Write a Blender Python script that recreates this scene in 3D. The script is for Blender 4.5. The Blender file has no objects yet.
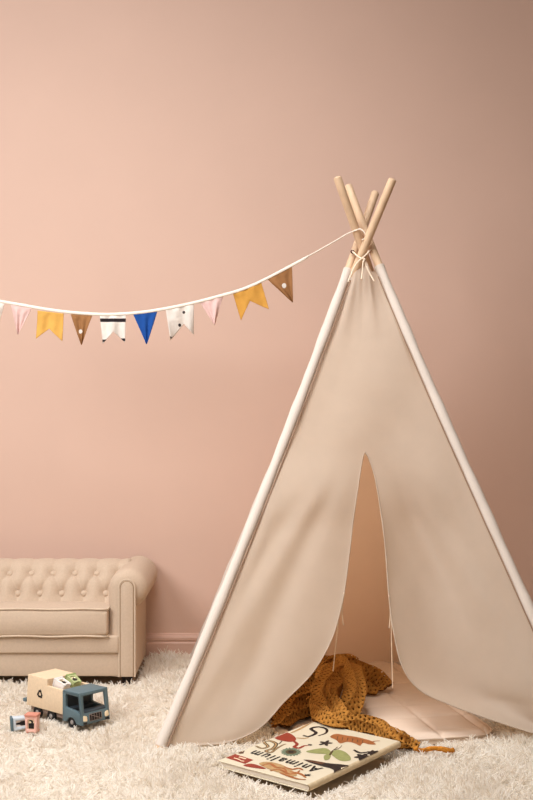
import bpy, bmesh, math, random
import numpy as np
from mathutils import Vector, Matrix, noise as mnoise

random.seed(7)
rng = np.random.default_rng(11)
SC = bpy.context.scene
COL = SC.collection
PI = math.pi
F, CX, CY, CH = 1160.0, 266.5, 400.0, 0.9      # focal length (px), image centre, camera height (m)

def P3(px, py, Y):            # a point on the photograph taken at distance Y
    return Vector(((px - CX) / F * Y, Y, CH - (py - CY) / F * Y))
def PG(px, py, z=0.0):        # a point on the photograph taken at height z
    return P3(px, py, (CH - z) * F / (py - CY))
def lerp(a, b, t): return a + (b - a) * t
def sstep(a, b, x):
    t = min(1.0, max(0.0, (x - a) / (b - a))); return t * t * (3 - 2 * t)

# ------------------------------------------------------------------ materials
def srgb(r, g, b):
    f = lambda c: (c / 12.92 if c <= 0.04045 else ((c + 0.055) / 1.055) ** 2.4)
    return (f(r / 255), f(g / 255), f(b / 255), 1.0)

def N(nt, kind, **kw):
    n = nt.nodes.new(kind)
    for k, v in kw.items():
        if k == 'inp':
            for kk, vv in v.items(): n.inputs[kk].default_value = vv
        else: setattr(n, k, v)
    return n

def mat(name, col, rough=0.7, var=0.08, vscale=12.0, bump=0.0, bscale=400.0, sheen=0.0, transl=0.0, tcol=None, stretch=None, spec=0.3):
    m = bpy.data.materials.new(name); m.use_nodes = True
    nt = m.node_tree; L = nt.links
    b = nt.nodes['Principled BSDF']; out = nt.nodes['Material Output']
    b.inputs['Roughness'].default_value = rough
    b.inputs['Specular IOR Level'].default_value = spec
    tc = N(nt, 'ShaderNodeTexCoord')
    mp = N(nt, 'ShaderNodeMapping'); L.new(tc.outputs['Object'], mp.inputs['Vector'])
    if stretch: mp.inputs['Scale'].default_value = stretch
    no = N(nt, 'ShaderNodeTexNoise', inp={'Scale': vscale, 'Detail': 5.0, 'Roughness': 0.6}); L.new(mp.outputs[0], no.inputs['Vector'])
    rp = N(nt, 'ShaderNodeValToRGB')
    c = col
    lo = tuple(x * (1 - var) for x in c[:3]) + (1,); hi = tuple(min(1, x * (1 + var)) for x in c[:3]) + (1,)
    rp.color_ramp.elements[0].color = lo; rp.color_ramp.elements[1].color = hi
    rp.color_ramp.elements[0].position = .3; rp.color_ramp.elements[1].position = .7
    L.new(no.outputs['Fac'], rp.inputs['Fac']); L.new(rp.outputs['Color'], b.inputs['Base Color'])
    if bump:
        n2 = N(nt, 'ShaderNodeTexNoise', inp={'Scale': bscale, 'Detail': 3.0}); L.new(mp.outputs[0], n2.inputs['Vector'])
        bp = N(nt, 'ShaderNodeBump', inp={'Strength': bump, 'Distance': 0.002}); L.new(n2.outputs['Fac'], bp.inputs['Height'])
        L.new(bp.outputs['Normal'], b.inputs['Normal'])
    if sheen:
        b.inputs['Sheen Weight'].default_value = sheen; b.inputs['Sheen Roughness'].default_value = .5
    if transl:
        tr = N(nt, 'ShaderNodeBsdfTranslucent'); tr.inputs['Color'].default_value = tcol or c
        mx = N(nt, 'ShaderNodeMixShader', inp={0: transl})
        L.new(b.outputs[0], mx.inputs[1]); L.new(tr.outputs[0], mx.inputs[2]); L.new(mx.outputs[0], out.inputs['Surface'])
    return m

M = {}
M['wall'] = mat('pink_wall_paint', srgb(214, 182, 164), .8, .02, 2.2, .06, 60, spec=.15)
M['base'] = mat('pink_trim_paint', srgb(214, 178, 160), .55, .03, 3)
M['floor'] = mat('floor_boards', srgb(170, 140, 115), .7, .1, 4)
M['canvas'] = mat('tent_canvas', srgb(204, 188, 170), .9, .03, 18, .25, 700, .0, .28, srgb(248, 222, 192), spec=.1)
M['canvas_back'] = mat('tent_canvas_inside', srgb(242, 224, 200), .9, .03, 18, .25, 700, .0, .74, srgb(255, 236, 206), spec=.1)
M['sleeve'] = mat('tent_sleeve_canvas', srgb(220, 207, 194), .9, .03, 18, .25, 700, spec=.1)
M['seam'] = mat('seam_thread', srgb(160, 130, 108), .9, .05)
M['cord'] = mat('cotton_cord', srgb(240, 220, 195), .85, .05, 60)
M['pole'] = mat('pine_pole', srgb(220, 188, 154), .5, .10, 10, .05, 60, stretch=(6, 6, .6), spec=.3)
M['eyelet'] = mat('dark_eyelet', srgb(80, 45, 28), .5, .1)
M['sofa'] = mat('beige_linen', srgb(202, 180, 157), .9, .05, 160, .45, 900, .1, spec=.1)
M['sofa_seam'] = mat('beige_seam', srgb(158, 132, 106), .9, .05)
M['sofa_pipe'] = mat('beige_piping', srgb(208, 188, 165), .9, .05, 160, spec=.1)
M['foot'] = mat('dark_wood_foot', srgb(40, 28, 22), .5, .1)
M['rug_back'] = mat('rug_backing', srgb(206, 186, 162), .95, .1, 30)
M['mat'] = mat('quilted_cotton', srgb(226, 205, 185), .9, .03, 20, .2, 500, spec=.1)
M['wood'] = mat('birch_toy_wood', srgb(230, 205, 172), .55, .06, 14, .03, 80, stretch=(1, 8, 8))
M['wood_dark'] = mat('toy_wood_grey_brown', srgb(150, 130, 118), .6, .06, 20)  # plain grey-brown of the truck's chassis and grille bars
M['cab'] = mat('slate_blue_paint', srgb(94, 114, 120), .5, .05, 30)
M['cab_in'] = mat('dark_blue_inside', srgb(58, 66, 72), .6, .05)
M['tyre'] = mat('black_tyre', srgb(32, 30, 30), .6, .1)
M['hub'] = mat('grey_hub', srgb(150, 142, 136), .5, .05)
M['black'] = mat('black_print', srgb(36, 30, 28), .6, .05)
M['cream'] = mat('cream_print', srgb(244, 224, 188), .6, .04)
M['pink_toy'] = mat('dusty_pink_paint', srgb(236, 186, 170), .55, .05)
M['pink_dark'] = mat('terracotta_paint', srgb(206, 138, 118), .55, .05)
M['blue_toy'] = mat('pale_blue_paint', srgb(200, 210, 216), .55, .05)
M['blue_dark'] = mat('slate_lid_paint', srgb(92, 112, 120), .55, .05)
M['white_toy'] = mat('white_toy_paint', srgb(238, 230, 222), .55, .03)
M['white_lid'] = mat('light_grey_lid_paint', srgb(226, 222, 218), .55, .03)
M['green_toy'] = mat('sage_green_paint', srgb(176, 186, 132), .55, .05)
M['green_dark'] = mat('moss_lid_paint', srgb(150, 164, 104), .55, .05)
M['paper'] = mat('book_pages', srgb(232, 220, 204), .8, .04, 300, stretch=(1, 1, 20))
M['cover'] = mat('book_cover_cream', srgb(216, 204, 178), .45, .03, 20)
M['spine'] = mat('book_spine_tan', srgb(206, 184, 148), .5, .12, 60)
M['ill_red'] = mat('print_red', srgb(144, 53, 37), .5, .12, 80)
M['ill_orange'] = mat('print_orange', srgb(159, 96, 53), .5, .2, 90)
M['ill_tan'] = mat('print_tan', srgb(177, 141, 96), .5, .2, 90)
M['ill_olive'] = mat('print_olive', srgb(79, 65, 41), .5, .25, 120)
M['ill_green'] = mat('print_green', srgb(146, 149, 94), .5, .15, 90)
M['ill_teal'] = mat('print_teal', srgb(104, 118, 96), .5, .3, 200)
M['ill_black'] = mat('print_black', srgb(34, 29, 29), .5, .3, 120)
M['ill_brown'] = mat('print_brown', srgb(94, 60, 41), .5, .25, 120)
M['tape'] = mat('cream_bias_tape', srgb(240, 228, 212), .85, .03, 60, spec=.1)

def pile_material():
    m = bpy.data.materials.new('shag_pile_wool'); m.use_nodes = True
    nt = m.node_tree; L = nt.links; b = nt.nodes['Principled BSDF']
    at = N(nt, 'ShaderNodeAttribute', attribute_name='tint')
    rp = N(nt, 'ShaderNodeValToRGB')
    rp.color_ramp.elements[0].color = srgb(241, 231, 216); rp.color_ramp.elements[1].color = srgb(255, 252, 245)
    L.new(at.outputs['Fac'], rp.inputs['Fac']); L.new(rp.outputs[0], b.inputs['Base Color'])
    b.inputs['Roughness'].default_value = .75; b.inputs['Specular IOR Level'].default_value = .25
    tr = N(nt, 'ShaderNodeBsdfTranslucent'); L.new(rp.outputs[0], tr.inputs['Color'])
    mx = N(nt, 'ShaderNodeMixShader', inp={0: .45})
    L.new(b.outputs[0], mx.inputs[1]); L.new(tr.outputs[0], mx.inputs[2])
    L.new(mx.outputs[0], nt.nodes['Material Output'].inputs['Surface'])
    return m
M['pile'] = pile_material()

def crochet_material(name, col, cell=.011):
    """mustard yarn with rows of real see-through holes laid out in the UV map (metres)"""
    m = bpy.data.materials.new(name); m.use_nodes = True
    nt = m.node_tree; L = nt.links; b = nt.nodes['Principled BSDF']; out = nt.nodes['Material Output']
    uv = N(nt, 'ShaderNodeUVMap')
    sx = N(nt, 'ShaderNodeSeparateXYZ'); L.new(uv.outputs[0], sx.inputs[0])
    def math_(op, a, bb=None, c=None):
        n = N(nt, 'ShaderNodeMath', operation=op)
        for i, v in enumerate((a, bb, c)):
            if v is None: continue
            if isinstance(v, (int, float)): n.inputs[i].default_value = v
            else: L.new(v, n.inputs[i])
        return n.outputs[0]
    nz = N(nt, 'ShaderNodeTexNoise', inp={'Scale': 60.0, 'Detail': 2.0}); L.new(uv.outputs[0], nz.inputs['Vector'])
    jit = math_('MULTIPLY', math_('SUBTRACT', nz.outputs['Fac'], .5), .25)
    v = math_('ADD', math_('DIVIDE', sx.outputs['Y'], cell), jit)
    row = math_('FLOOR', v)
    u = math_('ADD', math_('ADD', math_('DIVIDE', sx.outputs['X'], cell * 1.15), math_('MULTIPLY', row, .5)), jit)
    fu = math_('SUBTRACT', math_('FRACT', u), .5); fv = math_('SUBTRACT', math_('FRACT', v), .5)
    d = math_('SQRT', math_('ADD', math_('POWER', math_('MULTIPLY', fu, .9), 2), math_('POWER', math_('MULTIPLY', fv, 1.15), 2)))
    hole = math_('LESS_THAN', d, .20)
    h = N(nt, 'ShaderNodeMapRange', inp={1: .15, 2: .5}); L.new(d, h.inputs[0])
    fine = N(nt, 'ShaderNodeTexNoise', inp={'Scale': 420.0, 'Detail': 2.0}); L.new(uv.outputs[0], fine.inputs['Vector'])
    hh = math_('ADD', h.outputs[0], math_('MULTIPLY', fine.outputs['Fac'], .5))
    bp = N(nt, 'ShaderNodeBump', inp={'Strength': .8, 'Distance': .004}); L.new(hh, bp.inputs['Height']); L.new(bp.outputs[0], b.inputs['Normal'])
    rp = N(nt, 'ShaderNodeValToRGB')
    rp.color_ramp.elements[0].color = tuple(x * .72 for x in col[:3]) + (1,); rp.color_ramp.elements[1].color = tuple(min(1, x * 1.15) for x in col[:3]) + (1,)
    L.new(fine.outputs['Fac'], rp.inputs['Fac']); L.new(rp.outputs[0], b.inputs['Base Color'])
    b.inputs['Roughness'].default_value = .9; b.inputs['Specular IOR Level'].default_value = .1
    tp = N(nt, 'ShaderNodeBsdfTransparent'); mx = N(nt, 'ShaderNodeMixShader')
    L.new(hole, mx.inputs[0]); L.new(b.outputs[0], mx.inputs[1]); L.new(tp.outputs[0], mx.inputs[2]); L.new(mx.outputs[0], out.inputs['Surface'])
    return m
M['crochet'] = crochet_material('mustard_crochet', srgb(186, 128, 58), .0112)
M['yarn_shaded'] = mat('mustard_yarn_shaded', srgb(128, 78, 28), .95, .3, 90, .5, 300, spec=.05)  # same yarn painted darker: shade inside the crochet holes put into the colour
M['yarn'] = mat('mustard_yarn', srgb(196, 126, 40), .9, .3, 90, .5, 300)

def flag_material(name, col, marks=(), mark_col=None, wrinkle=.35):
    """printed cotton: marks are ('disc',u,v,ru,rv) or ('rect',u0,u1,v0,v1) in the flag's own 0..1 cloth coordinates"""
    m = mat(name, col, .85, .07, 30, .0, spec=.1, transl=.18)
    nt = m.node_tree; L = nt.links; b = nt.nodes['Principled BSDF']
    tc = N(nt, 'ShaderNodeTexCoord')
    nz = N(nt, 'ShaderNodeTexNoise', inp={'Scale': 38.0, 'Detail': 2.0}); L.new(tc.outputs['Object'], nz.inputs['Vector'])
    bp = N(nt, 'ShaderNodeBump', inp={'Strength': wrinkle, 'Distance': .01}); L.new(nz.outputs['Fac'], bp.inputs['Height']); L.new(bp.outputs[0], b.inputs['Normal'])
    if marks:
        uv = N(nt, 'ShaderNodeUVMap'); s = N(nt, 'ShaderNodeSeparateXYZ'); L.new(uv.outputs[0], s.inputs[0])
        def mt(op, a, bb):
            n = N(nt, 'ShaderNodeMath', operation=op)
            for i, v in enumerate((a, bb)):
                if isinstance(v, (int, float)): n.inputs[i].default_value = v
                else: L.new(v, n.inputs[i])
            return n.outputs[0]
        tot = None
        for k in marks:
            if k[0] == 'disc':
                a = mt('POWER', mt('DIVIDE', mt('SUBTRACT', s.outputs[0], k[1]), k[3]), 2.0)
                c = mt('POWER', mt('DIVIDE', mt('SUBTRACT', s.outputs[1], k[2]), k[4]), 2.0)
                r = mt('LESS_THAN', mt('ADD', a, c), 1.0)
            else:
                r = mt('MULTIPLY', mt('MULTIPLY', mt('GREATER_THAN', s.outputs[0], k[1]), mt('LESS_THAN', s.outputs[0], k[2])),
                       mt('MULTIPLY', mt('GREATER_THAN', s.outputs[1], k[3]), mt('LESS_THAN', s.outputs[1], k[4])))
            tot = r if tot is None else mt('MAXIMUM', tot, r)
        mx = N(nt, 'ShaderNodeMix', data_type='RGBA')
        old = b.inputs['Base Color'].links[0].from_socket
        L.new(tot, mx.inputs[0]); L.new(old, mx.inputs[6]); mx.inputs[7].default_value = mark_col
        L.new(mx.outputs[2], b.inputs['Base Color'])
    return m

# ------------------------------------------------------------------ object helpers
def tag(o, label=None, cat=None, group=None, kind=None):
    if label: o['label'] = label
    if cat: o['category'] = cat
    if group: o['group'] = group
    if kind: o['kind'] = kind
    return o
def empty(name, loc=(0, 0, 0), rotz=0.0, rot=None):
    o = bpy.data.objects.new(name, None); COL.objects.link(o)
    o.empty_display_size = .05; o.location = loc; o.rotation_euler = rot or (0, 0, rotz)
    return o
def link(name, me, m=None, parent=None, smooth=True):
    o = bpy.data.objects.new(name, me); COL.objects.link(o)
    for mm in (m if isinstance(m, (list, tuple)) else [m]):
        if mm: me.materials.append(mm)
    if smooth: me.polygons.foreach_set('use_smooth', [True] * len(me.polygons))
    o.parent = parent
    return o
def from_bm(name, bm, m, parent=None, smooth=True, sharp=None):
    bmesh.ops.recalc_face_normals(bm, faces=bm.faces)
    me = bpy.data.meshes.new(name); bm.to_mesh(me); bm.free()
    if sharp is not None: me.set_sharp_from_angle(angle=math.radians(sharp)) if smooth else None
    o = link(name, me, m, parent, smooth)
    if sharp is not None and smooth: me.set_sharp_from_angle(angle=math.radians(sharp))
    return o

def bm_box(bm, x0, x1, y0, y1, z0, z1, bev=0.0, seg=2, mi=0):
    b2 = bmesh.new()
    bmesh.ops.create_cube(b2, size=1)
    for v in b2.verts:
        v.co = Vector((lerp(x0, x1, v.co.x + .5), lerp(y0, y1, v.co.y + .5), lerp(z0, z1, v.co.z + .5)))
    if bev: bmesh.ops.bevel(b2, geom=list(b2.edges), offset=bev, segments=seg, affect='EDGES', profile=.5)
    for f in b2.faces: f.material_index = mi
    merge(bm, b2)
def merge(bm, b2, mtx=None):
    if mtx is not None: bmesh.ops.transform(b2, matrix=mtx, verts=b2.verts)
    me = bpy.data.meshes.new('tmp'); b2.to_mesh(me); b2.free(); bm.from_mesh(me); bpy.data.meshes.remove(me)
def box(name, dims, m, parent=None, bev=.002, seg=2):
    bm = bmesh.new(); bm_box(bm, *dims, bev=bev, seg=seg); return from_bm(name, bm, m, parent, True, 40)

def catmull(pts, n):
    pts = [Vector(p) for p in pts]; out = []
    seg = len(pts) - 1
    for i in range(n):
        t = i / (n - 1) * seg; k = min(int(t), seg - 1); f = t - k
        p0, p1, p2, p3 = pts[max(k - 1, 0)], pts[k], pts[k + 1], pts[min(k + 2, seg)]
        out.append(.5 * ((2 * p1) + (p2 - p0) * f + (2 * p0 - 5 * p1 + 4 * p2 - p3) * f * f + (3 * p1 - p0 - 3 * p2 + p3) * f ** 3))
    return out
def frames(path, up=Vector((0, 0, 1))):
    fr = []; n = len(path); prev = None
    for i in range(n):
        t = (path[min(i + 1, n - 1)] - path[max(i - 1, 0)]).normalized()
        if prev is None:
            a = up if abs(t.dot(up)) < .95 else Vector((0, 1, 0))
            s = t.cross(a).normalized()
        else:
            s = (prev - t * prev.dot(t)).normalized()
        prev = s
        fr.append((t, s, s.cross(t).normalized()))
    return fr
def bm_tube(bm, path, r, seg=8, cyclic=False, mi=0):
    path = [Vector(p) for p in path]; n = len(path)
    rad = r if callable(r) else (lambda t: r)
    fr = frames(path)
    rings = []
    for i, p in enumerate(path):
        t, s, u = fr[i]; rr = rad(i / max(1, n - 1))
        rings.append([bm.verts.new(p + (s * math.cos(2 * PI * k / seg) + u * math.sin(2 * PI * k / seg)) * rr) for k in range(seg)])
    m = n if cyclic else n - 1
    for i in range(m):
        a, b = rings[i], rings[(i + 1) % n]
        for k in range(seg):
            f = bm.faces.new((a[k], a[(k + 1) % seg], b[(k + 1) % seg], b[k])); f.material_index = mi
    if not cyclic:
        bm.faces.new(rings[0]).material_index = mi; bm.faces.new(rings[-1][::-1]).material_index = mi
def tube(name, path, r, m, parent=None, seg=8, cyclic=False):
    bm = bmesh.new(); bm_tube(bm, path, r, seg, cyclic); return from_bm(name, bm, m, parent, True, 50)
def grid_mesh(name, fn, nu, nv, m, parent=None, uvfn=None, solid=0.0):
    vs = [fn(i / (nu - 1), j / (nv - 1)) for j in range(nv) for i in range(nu)]
    fs = [(j * nu + i, j * nu + i + 1, (j + 1) * nu + i + 1, (j + 1) * nu + i) for j in range(nv - 1) for i in range(nu - 1)]
    me = bpy.data.meshes.new(name); me.from_pydata(vs, [], fs)
    if uvfn:
        uv = me.uv_layers.new(name='UVMap'); co = [uvfn(i / (nu - 1), j / (nv - 1)) for j in range(nv) for i in range(nu)]
        for l in me.loops: uv.data[l.index].uv = co[l.vertex_index]
    o = link(name, me, m, parent)
    if solid:
        md = o.modifiers.new('thickness', 'SOLIDIFY'); md.thickness = solid; md.offset = 0
    return o
def plate_bm(outer, holes, th, bev=0.0):
    """flat plate in x-y with holes, extruded th in z (centred), through a filled 2D curve"""
    cu = bpy.data.curves.new('plate', 'CURVE'); cu.dimensions = '2D'; cu.fill_mode = 'BOTH'
    cu.extrude = max(0.0, th / 2 - bev); cu.bevel_depth = bev; cu.bevel_resolution = 1; cu.offset = -bev
    for poly in [outer] + list(holes):
        sp = cu.splines.new('POLY'); sp.points.add(len(poly) - 1)
        for p, c in zip(sp.points, poly): p.co = (c[0], c[1], 0, 1)
        sp.use_cyclic_u = True
    o = bpy.data.objects.new('plate', cu); COL.objects.link(o)
    dg = bpy.context.evaluated_depsgraph_get(); dg.update()
    me = bpy.data.meshes.new_from_object(o.evaluated_get(dg))
    bpy.data.objects.remove(o); bpy.data.curves.remove(cu)
    bm = bmesh.new(); bm.from_mesh(me); bpy.data.meshes.remove(me)
    bmesh.ops.remove_doubles(bm, verts=bm.verts, dist=1e-6)
    return bm
def rounded(poly, r, n=4):
    out = []; k = len(poly)
    for i in range(k):
        p = Vector(poly[i]); a = Vector(poly[i - 1]); b = Vector(poly[(i + 1) % k])
        da = (a - p); db = (b - p); rr = min(r, da.length * .45, db.length * .45)
        p0 = p + da.normalized() * rr; p1 = p + db.normalized() * rr
        for j in range(n + 1):
            t = j / n; out.append(tuple((1 - t) ** 2 * p0 + 2 * t * (1 - t) * p + t * t * p1))
    return out
# maps a plate drawn in (x=first, y=second): onto the local x-z plane (thickness along y) or y-z plane (thickness along x)
XZ = Matrix(((1, 0, 0, 0), (0, 0, 1, 0), (0, 1, 0, 0), (0, 0, 0, 1)))
YZ = Matrix(((0, 0, 1, 0), (1, 0, 0, 0), (0, 1, 0, 0), (0, 0, 0, 1)))

# ------------------------------------------------------------------ the room
WY = 4.06
def wall_mesh():
    bm = bmesh.new(); bm_box(bm, -2.6, 2.6, WY, WY + .1, -.03, 3.2); return bm
w = from_bm('wall_back', wall_mesh(), M['wall'], None, False); tag(w, kind='structure')
fl = box('floor', (-2.6, 2.6, -1.2, WY + .1, -.08, -.03), M['floor'], None, 0); tag(fl, kind='structure')
def baseboard():
    prof = [(0, -.03), (-.020, -.03), (-.020, .052), (-.017, .056), (-.017, .060), (-.019, .063), (-.019, .072), (-.015, .078), (-.010, .079), (-.010, .081), (-.006, .084), (0, .085)]
    bm = bmesh.new(); rings = []
    for x in (-2.6, 2.6): rings.append([bm.verts.new((x, WY + y, z)) for y, z in prof])
    for i in range(len(prof) - 1): bm.faces.new((rings[0][i], rings[0][i + 1], rings[1][i + 1], rings[1][i]))
    return bm
bb = from_bm('baseboard_back', baseboard(), M['base'], None, False); tag(bb, kind='structure')

# ------------------------------------------------------------------ the sofa
XO, XI, XPI = -.418, -.497, -.469       # right arm: outer side, inner side, front panel's inner edge
XC = -.868                              # middle of the sofa
YF, YB = 3.69, 4.025
sofa = empty('tufted_sofa', (XC, 3.86, 0))
tag(sofa, 'beige linen button-tufted child-size sofa with rolled arms, against the pink wall', 'sofa')
SO = Vector((XC, 3.86, 0))
def sofa_part(name, bm, m, parent=None, sharp=45):
    bmesh.ops.translate(bm, verts=bm.verts, vec=-SO); return from_bm(name, bm, m, parent or sofa, True, sharp)
def arm_outline(panel):
    pts = []
    if panel:
        cx, cz, r = (XO + XPI) / 2, .304, (XO - XPI) / 2
        a0, a1, xo, xi, z0 = 0.0, PI, XO, XPI, .020
    else:
        cx, cz, r = -.442, .297, .063
        a0, a1, xo, xi, z0 = math.atan2(-.0582, .024), PI, XO, -.507, .020
    ps = (cx + r * math.cos(a0), cz + r * math.sin(a0)); pe = (cx + r * math.cos(a1), cz + r * math.sin(a1))
    for k in range(10): pts.append((xo, lerp(z0, ps[1], k / 10)) if True else None)
    for k in range(29):
        a = lerp(a0, a1, k / 28); pts.append((cx + r * math.cos(a), cz + r * math.sin(a)))
    for k in range(1, 13): pts.append((lerp(pe[0], xi, min(1, k / 4)), lerp(pe[1], z0, k / 12)))
    return pts
def make_arm(side):
    mir = lambda x: x if side > 0 else 2 * XC - x
    full, pan = arm_outline(False), arm_outline(True)
    bm = bmesh.new(); rings = []
    secs = [(YF + .034 * (1 - math.cos(th)), math.sin(th)) for th in [PI / 2 * k / 7 for k in range(8)]]
    secs += [(lerp(YF + .034, YB, k / 5), 1.0) for k in range(1, 6)]
    for y, s in secs:
        rings.append([bm.verts.new((mir(lerp(p[0], f[0], s)), y, lerp(p[1], f[1], s))) for p, f in zip(pan, full)])
    for a, b in zip(rings, rings[1:]):
        for k in range(len(a)): bm.faces.new((a[k], a[(k + 1) % len(a)], b[(k + 1) % len(a)], b[k]))
    bm.faces.new(rings[0]); bm.faces.new(rings[-1][::-1])
    arm = sofa_part('armrest', bm, M['sofa'], sofa, 50)
    # front facing panel, slightly padded, with its piping
    bm = bmesh.new(); cxp, czp = (XO + XPI) / 2, .2
    r0 = [bm.verts.new((mir(x), YF + .004, z)) for x, z in pan]
    r1 = [bm.verts.new((mir(lerp(x, cxp, .02)), YF - .004, lerp(z, czp, .004))) for x, z in pan]
    r2 = [bm.verts.new((mir(lerp(x, cxp, .30)), YF - .007, lerp(z, czp, .05))) for x, z in pan]
    for a, b in ((r0, r1), (r1, r2)):
        for k in range(len(a)): bm.faces.new((a[k], a[(k + 1) % len(a)], b[(k + 1) % len(a)], b[k]))
    bm.faces.new(r2)
    fp = sofa_part('arm_front_panel', bm, M['sofa'], arm, 60)
    bm = bmesh.new(); bm_tube(bm, [(mir(x), YF - .004, z) for x, z in pan], .0024, 8)
    inner = [(lerp(x, cxp, .20), lerp(z, .304, .20) if z > .304 else z) for x, z in pan]
    sofa_part('piping', bm, M['sofa_pipe'], arm)
    bm = bmesh.new(); bm_tube(bm, [(mir(x), YF - .0062, z) for x, z in inner], .0013, 6); sofa_part('seam', bm, M['sofa_seam'], arm)
make_arm(1); make_arm(-1)
# base: rail under the cushion and recessed plinth below it
bm = bmesh.new(); bm_box(bm, 2 * XC - XPI, XPI, 3.680, 4.0, .095, .151, .006, 3); sofa_part('seat_rail', bm, M['sofa'])
bm = bmesh.new(); bm_box(bm, 2 * XC - XPI + .001, XPI - .001, 3.689, 4.0, .021, .096, .004, 3); sofa_part('base', bm, M['sofa'])
for x, y in ((XO - .03, YF + .035), (XO - .03, YB - .04), (2 * XC - XO + .03, YF + .035), (2 * XC - XO + .03, YB - .04)):
    bm = bmesh.new(); bm_tube(bm, [(x, y, -.015), (x, y, .0), (x, y, .021)], lambda t: .014 + .006 * t, 14); sofa_part('foot', bm, M['foot'])
# bench cushion with a crown and welted edges
def cushion():
    x0, x1, y0, y1, z0, z1 = 2 * XC + .503, -.503, 3.672, 3.84, .152, .236
    bm = bmesh.new(); bm_box(bm, x0, x1, y0, y1, z0, z1)
    bmesh.ops.subdivide_edges(bm, edges=list(bm.edges), cuts=11, use_grid_fill=True)
    for v in bm.verts:
        u = (v.co.x - x0) / (x1 - x0); w_ = (v.co.y - y0) / (y1 - y0); q = (v.co.z - z0) / (z1 - z0)
        cr = (1 - (2 * u - 1) ** 6)
        v.co.z += (.007 * cr * (1 - (2 * w_ - 1) ** 2)) * (1 if q > .5 else -.1) * abs(2 * q - 1)
        v.co.y -= .009 * (1 - w_) * (1 - (2 * q - 1) ** 2) * cr
        v.co.z += .0015 * math.sin(u * 23) * (q - .5)
    return bm
cu = sofa_part('seat_cushion', cushion(), M['sofa'], None, 50)
bv = cu.modifiers.new('soft_edges', 'BEVEL'); bv.width = .008; bv.segments = 3; bv.limit_method = 'ANGLE'
for zz in (.238, .152):
    x0, x1, y0, y1 = 2 * XC + .503, -.503, 3.672, 3.84
    n = 40
    loop = [(lerp(x0, x1, k / n), y0 - .001, zz + .0012 * math.sin(k / n * 23)) for k in range(n + 1)]
    loop = [(x0 + .004, y1, zz)] + loop + [(x1 - .002, y1, zz)]
    bm = bmesh.new(); bm_tube(bm, loop, .0032, 8); sofa_part('piping', bm, M['sofa_pipe'], cu)
# tufted backrest
SPB = .0722
upx = [P3(97.2, 570, 3.865).x + SPB * k for k in range(-9, 2)]
lox = [P3(84.2, 591, 3.825).x + SPB * k for k in range(-8, 2)]
prof = catmull([(0, 3.800, .215), (0, 3.803, .245), (0, 3.812, .275), (0, 3.832, .310), (0, 3.866, .342), (0, 3.912, .357), (0, 3.965, .345), (0, 4.0, .31)], 90)
plen = [0.0]
for a, b in zip(prof, prof[1:]): plen.append(plen[-1] + (b - a).length)
def prof_at(s):
    k = max(0, min(len(prof) - 2, next((i for i, q in enumerate(plen) if q >= s), len(prof) - 1) - 1))
    f = (s - plen[k]) / (plen[k + 1] - plen[k]); p = prof[k].lerp(prof[k + 1], f)
    t = (prof[k + 1] - prof[k]).normalized()
    return p, Vector((0, -t.z, t.y)).normalized()
def s_of_z(z): return next(plen[i] for i, p in enumerate(prof) if p.z >= z)
SLO, SUP = s_of_z(.265), s_of_z(.331)
STOP = SUP + .062
BTN = [(x, SLO) for x in lox] + [(x, SUP) for x in upx]
def segd(p, a, b):
    ax, ay = a; bx, by = b; dx, dy = bx - ax, by - ay; l2 = dx * dx + dy * dy
    t = max(0, min(1, ((p[0] - ax) * dx + (p[1] - ay) * dy) / l2)); return math.hypot(p[0] - ax - t * dx, p[1] - ay - t * dy)
CRE = [((x, SLO), (x + dx, SUP)) for x in lox for dx in (-SPB / 2, SPB / 2)]
CRE += [((x, SLO), (x, 0.0)) for x in lox] + [((x, SUP), (x, STOP + .03)) for x in upx]
X0B, X1B = 2 * XC + .435, -.435
def tuft(x, s):
    d = min(math.hypot(x - bx, s - by) for bx, by in BTN)
    c = min(segd((x, s), a, b) for a, b in CRE if abs(x - a[0]) < .09)
    fade = 1.0 if s < SUP else max(.5, 1 - (s - SUP) / .09)
    h = .022 * (1 - math.exp(-(d / .021) ** 1.4)) + .0095 * fade * (1 - math.exp(-(c / .011) ** 1.2))
    return h - .018 - .03 * sstep(.03, 0, min(x - X0B, X1B - x))
def backrest():
    nu, nv = 300, 90; bm = bmesh.new(); g = []
    for j in range(nv):
        s = plen[-1] * j / (nv - 1); p, nrm = prof_at(s); row = []
        for i in range(nu):
            x = lerp(X0B, X1B, i / (nu - 1)); q = p + nrm * tuft(x, s); row.append(bm.verts.new((x, q.y, q.z)))
        g.append(row)
    for j in range(nv - 1):
        for i in range(nu - 1): bm.faces.new((g[j][i], g[j][i + 1], g[j + 1][i + 1], g[j + 1][i]))
    last = g[-1]; bk = [bm.verts.new((v.co.x, 4.012, .02)) for v in last]
    for i in range(nu - 1): bm.faces.new((last[i], last[i + 1], bk[i + 1], bk[i]))
    return bm
br = sofa_part('backrest', backrest(), M['sofa'], None, 80)
def button_bm(x, s):
    p, nrm = prof_at(s); c = Vector((x, p.y, p.z)) + nrm * -.0105
    b2 = bmesh.new(); bmesh.ops.create_uvsphere(b2, u_segments=14, v_segments=8, radius=.0108)
    bmesh.ops.scale(b2, verts=b2.verts, vec=(1, 1, .62))
    mtx = Matrix.Translation(c) @ nrm.to_track_quat('Z', 'Y').to_matrix().to_4x4()
    bmesh.ops.transform(b2, matrix=mtx, verts=b2.verts); return b2
for x, s in BTN:
    if X0B + .04 < x < X1B - .04: sofa_part('button', button_bm(x, s), M['sofa'], br)

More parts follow.
